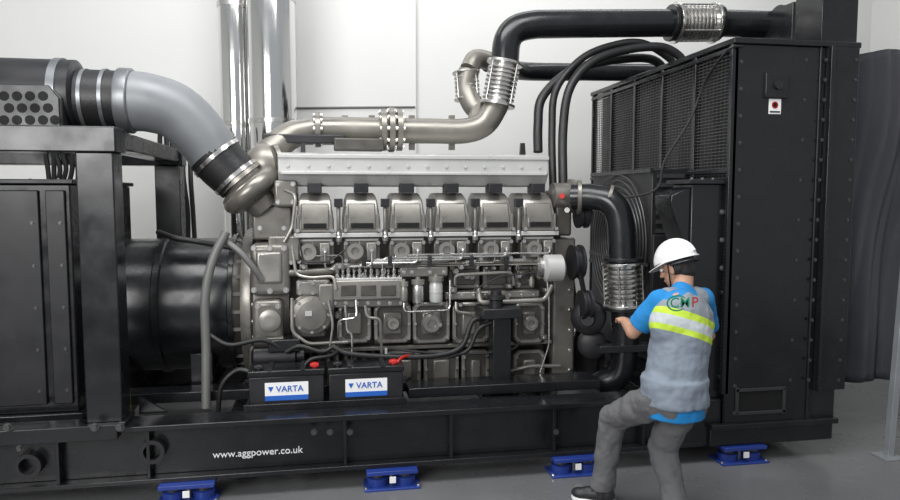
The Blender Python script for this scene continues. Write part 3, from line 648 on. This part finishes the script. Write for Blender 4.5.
h=MB().ball(hp(0,-.022,.035),(.081,.09,.092),HB).ball(hp(0,-.055,-.02),(.065,.052,.062),HB).ball(hp(.055,-.03,.0),(.03,.045,.045),HB).ball(hp(-.055,-.03,.0),(.03,.045,.045),HB)
remesh(h.build('hair','hair',pe),.006,3)
hm=MB(); n=40; rs=[]
for k in range(9):
    t=k/8*PI/2*.96; rs.append([hp(.108*math.cos(t)*math.cos(2*PI*i/n),-.005+.132*math.cos(t)*math.sin(2*PI*i/n),.045+.115*math.sin(t)) for i in range(n)])
hm.rings(rs)
ho=hm.build('hard_hat','helm',pe)
br=MB()
def ring(k1,k2,z,fr_): return [hp(k1*math.cos(2*PI*i/n),-.005+(k2+fr_*max(0,math.sin(2*PI*i/n))**3)*math.sin(2*PI*i/n),z-.02*max(0,math.sin(2*PI*i/n))) for i in range(n)]
br.rings([ring(.106,.13,.05,0),ring(.118,.142,.042,.045),ring(.118,.142,.038,.045),ring(.104,.128,.042,0)]).build('brim','helm',ho)
MB().tube([hp(0,-.005+.134*math.cos(a*PI/16),.045+.119*math.sin(a*PI/16)) for a in range(1,16)],.011,8).build('crown_ridge','helm',ho)
MB().tube([hp(.1*math.cos(PI+a*PI/12),-.02+.115*math.sin(PI+a*PI/12),.018) for a in range(13)],.007,6).build('harness_band','blackm',ho)
MB().tube([hp(-.09,.0,.03),hp(-.085,.01,-.03),hp(-.05,.045,-.1),hp(0,.06,-.118)],.004,6).build('chin_strap','blackm',ho)
t=MB().ball(chest+up*.05,(.185,.128,.2),B3).limb(shL,shR,.066,.066).limb(pel+up*.0,chest,.15,.15).ball(pel+up*.0,(.18,.14,.14),B3).limb(neck-up*.05,neck-up*.01,.09,.066)
for s_,e_ in ((shL,elL),(shR,elR)): t.limb(s_,s_+(e_-s_)*.5,.074,.07).cyl(s_+(e_-s_)*.5,s_+(e_-s_)*.8,.072,.072)
t.cyl(pel-up*.12,pel,.165,.165)
remesh(t.build('t_shirt','shirt',pe),.009,3,.014)
# vest
vm=mat('vest_fabric',(.3,.33,.37),.75,var=.1,bump=.3,bs=20); nn=vm.node_tree.nodes; ll=vm.node_tree.links
sp_=((neck-pel).normalized()+Rv*.14).normalized(); s0=pel.dot(sp_); s1=neck.dot(sp_)
tcn=nn.new('ShaderNodeTexCoord'); dt=nn.new('ShaderNodeVectorMath'); dt.operation='DOT_PRODUCT'; dt.inputs[1].default_value=sp_
ll.new(tcn.outputs['Object'],dt.inputs[0]); mr=nn.new('ShaderNodeMapRange'); mr.inputs[1].default_value=s0; mr.inputs[2].default_value=s1; ll.new(dt.outputs['Value'],mr.inputs[0])
cr=nn.new('ShaderNodeValToRGB'); cr.color_ramp.interpolation='CONSTANT'; E=cr.color_ramp.elements
E[0].position=0; E[0].color=(.2,.235,.285,1); E[1].position=.52; E[1].color=(.5,.68,.05,1)
for p_,c_ in ((.575,(.5,.54,.56,1)),(.67,(.5,.68,.05,1)),(.735,(.23,.255,.285,1))):
    e=E.new(p_); e.color=c_
ll.new(mr.outputs[0],cr.inputs[0]); ll.new(cr.outputs[0],nn['Principled BSDF'].inputs['Base Color'])
v=MB().ball(chest+up*.04,(.2,.145,.205),B3).limb(shL+rr*.045,shR-rr*.045,.08,.08).limb(pel+up*.04,chest,.165,.165).cyl(pel-up*.05,pel+up*.1,.188,.183).ball(pel+up*.06,(.192,.15,.13),B3)
vo=remesh(v.build('reflective_vest',vm,pe),.009,4,.022)
def back(o,off=.006):
    m=o.modifiers.new('w','SHRINKWRAP'); m.target=vo; m.wrap_method='PROJECT'; m.use_project_x=False; m.use_project_y=True; m.use_positive_direction=True; m.use_negative_direction=False; m.wrap_mode='ABOVE_SURFACE'; m.offset=off
ec=P(685,303,3.2)
rotb=Matrix((V((1,0,0)),up,V((0,-1,0)))).transposed().to_4x4(); ex_=V((1,0,0))
for s,m,dx in (('C','green',-.055),('M','green',0),('P','redc',.053)):
    o=text(s,.072,ec+ex_*dx,m,vo,'emblem_letter',0,rotb,off=.0008); back(o,.008)
a_=MB(); n2=18; vi=[];vo2=[]
for i in range(n2+1):
    a=R(40+i*15); vi.append(a_.bm.verts.new(ec+ex_*(-.04+.05*math.cos(a))+up*.034*math.sin(a))); vo2.append(a_.bm.verts.new(ec+ex_*(-.042+.057*math.cos(a))+up*.041*math.sin(a)))
for i in range(n2): a_.bm.faces.new((vi[i],vi[i+1],vo2[i+1],vo2[i]))
back(a_.build('emblem_arc','green',vo))
# trousers
t=MB().ball(pel-up*.03,(.165,.135,.13),B3)
for h_,k_,a_k in ((hipL,kneeL,ankL),(hipR,kneeR,ankR)):
    t.limb(h_,k_,.105,.083).limb(k_,k_+(a_k-k_)*.6,.083,.072).cyl(k_+(a_k-k_)*.6,k_+(a_k-k_)*1.0,.072,.078)
t.ball(pel-rr*.07-f*.05-up*.05,(.09,.09,.1)).ball(pel+rr*.07-f*.05-up*.05,(.09,.09,.1))
remesh(t.build('trousers','trou',pe),.009,3,.03)
for ank,df in ((ankL,V((-.85,.5,0)).normalized()),(ankR,f)):
    sdv=df.cross(up); Fm=Matrix((sdv,df,up)).transposed(); g0=V((ank.x,ank.y,0))
    s=MB().ball(g0-df*.03+up*.06,(.04,.05,.055),Fm).ball(g0+df*.06+up*.05,(.043,.09,.045),Fm).ball(g0+df*.13+up*.045,(.046,.06,.034),Fm).limb(g0+up*.05,g0+up*.12,.045,.045)
    so=remesh(s.build('shoe','shoe',pe),.006,3)
    MB().prism([g0+df*a+sdv*c+up*.0 for a,c in ((-.09,-.02),(-.09,.02),(-.05,.04),(.06,.042),(.13,.048),(.175,.03),(.19,0),(.175,-.03),(.13,-.048),(.06,-.042),(-.05,-.04))],(0,0,.024)).build('sole','white',so,.004)
# ---------------- light
w=bpy.data.worlds.new('w'); S.world=w; w.use_nodes=True; nt=w.node_tree; bg=nt.nodes['Background']
bg.inputs[0].default_value=(.92,.96,1,1); bg.inputs[1].default_value=.46
def area(name,loc,tgt,sx,sy,e,c=(1,1,1)):
    L=bpy.data.lights.new(name,'AREA'); L.shape='RECTANGLE'; L.size=sx; L.size_y=sy; L.energy=e; L.color=c
    o=bpy.data.objects.new(name,L); COL.objects.link(o); o.location=loc; o.rotation_euler=(V(tgt)-V(loc)).to_track_quat('-Z','Y').to_euler()
area('roof_light',(0,3.2,5.6),(.6,5.5,1),5,2,250)
area('door_light',(-3.5,-1.2,3.4),(0.5,5,1.2),3.5,2.6,320,(1,.995,.99))
area('back_light',(1.5,6.8,5.6),(1.5,8.2,2.5),7,.8,70)
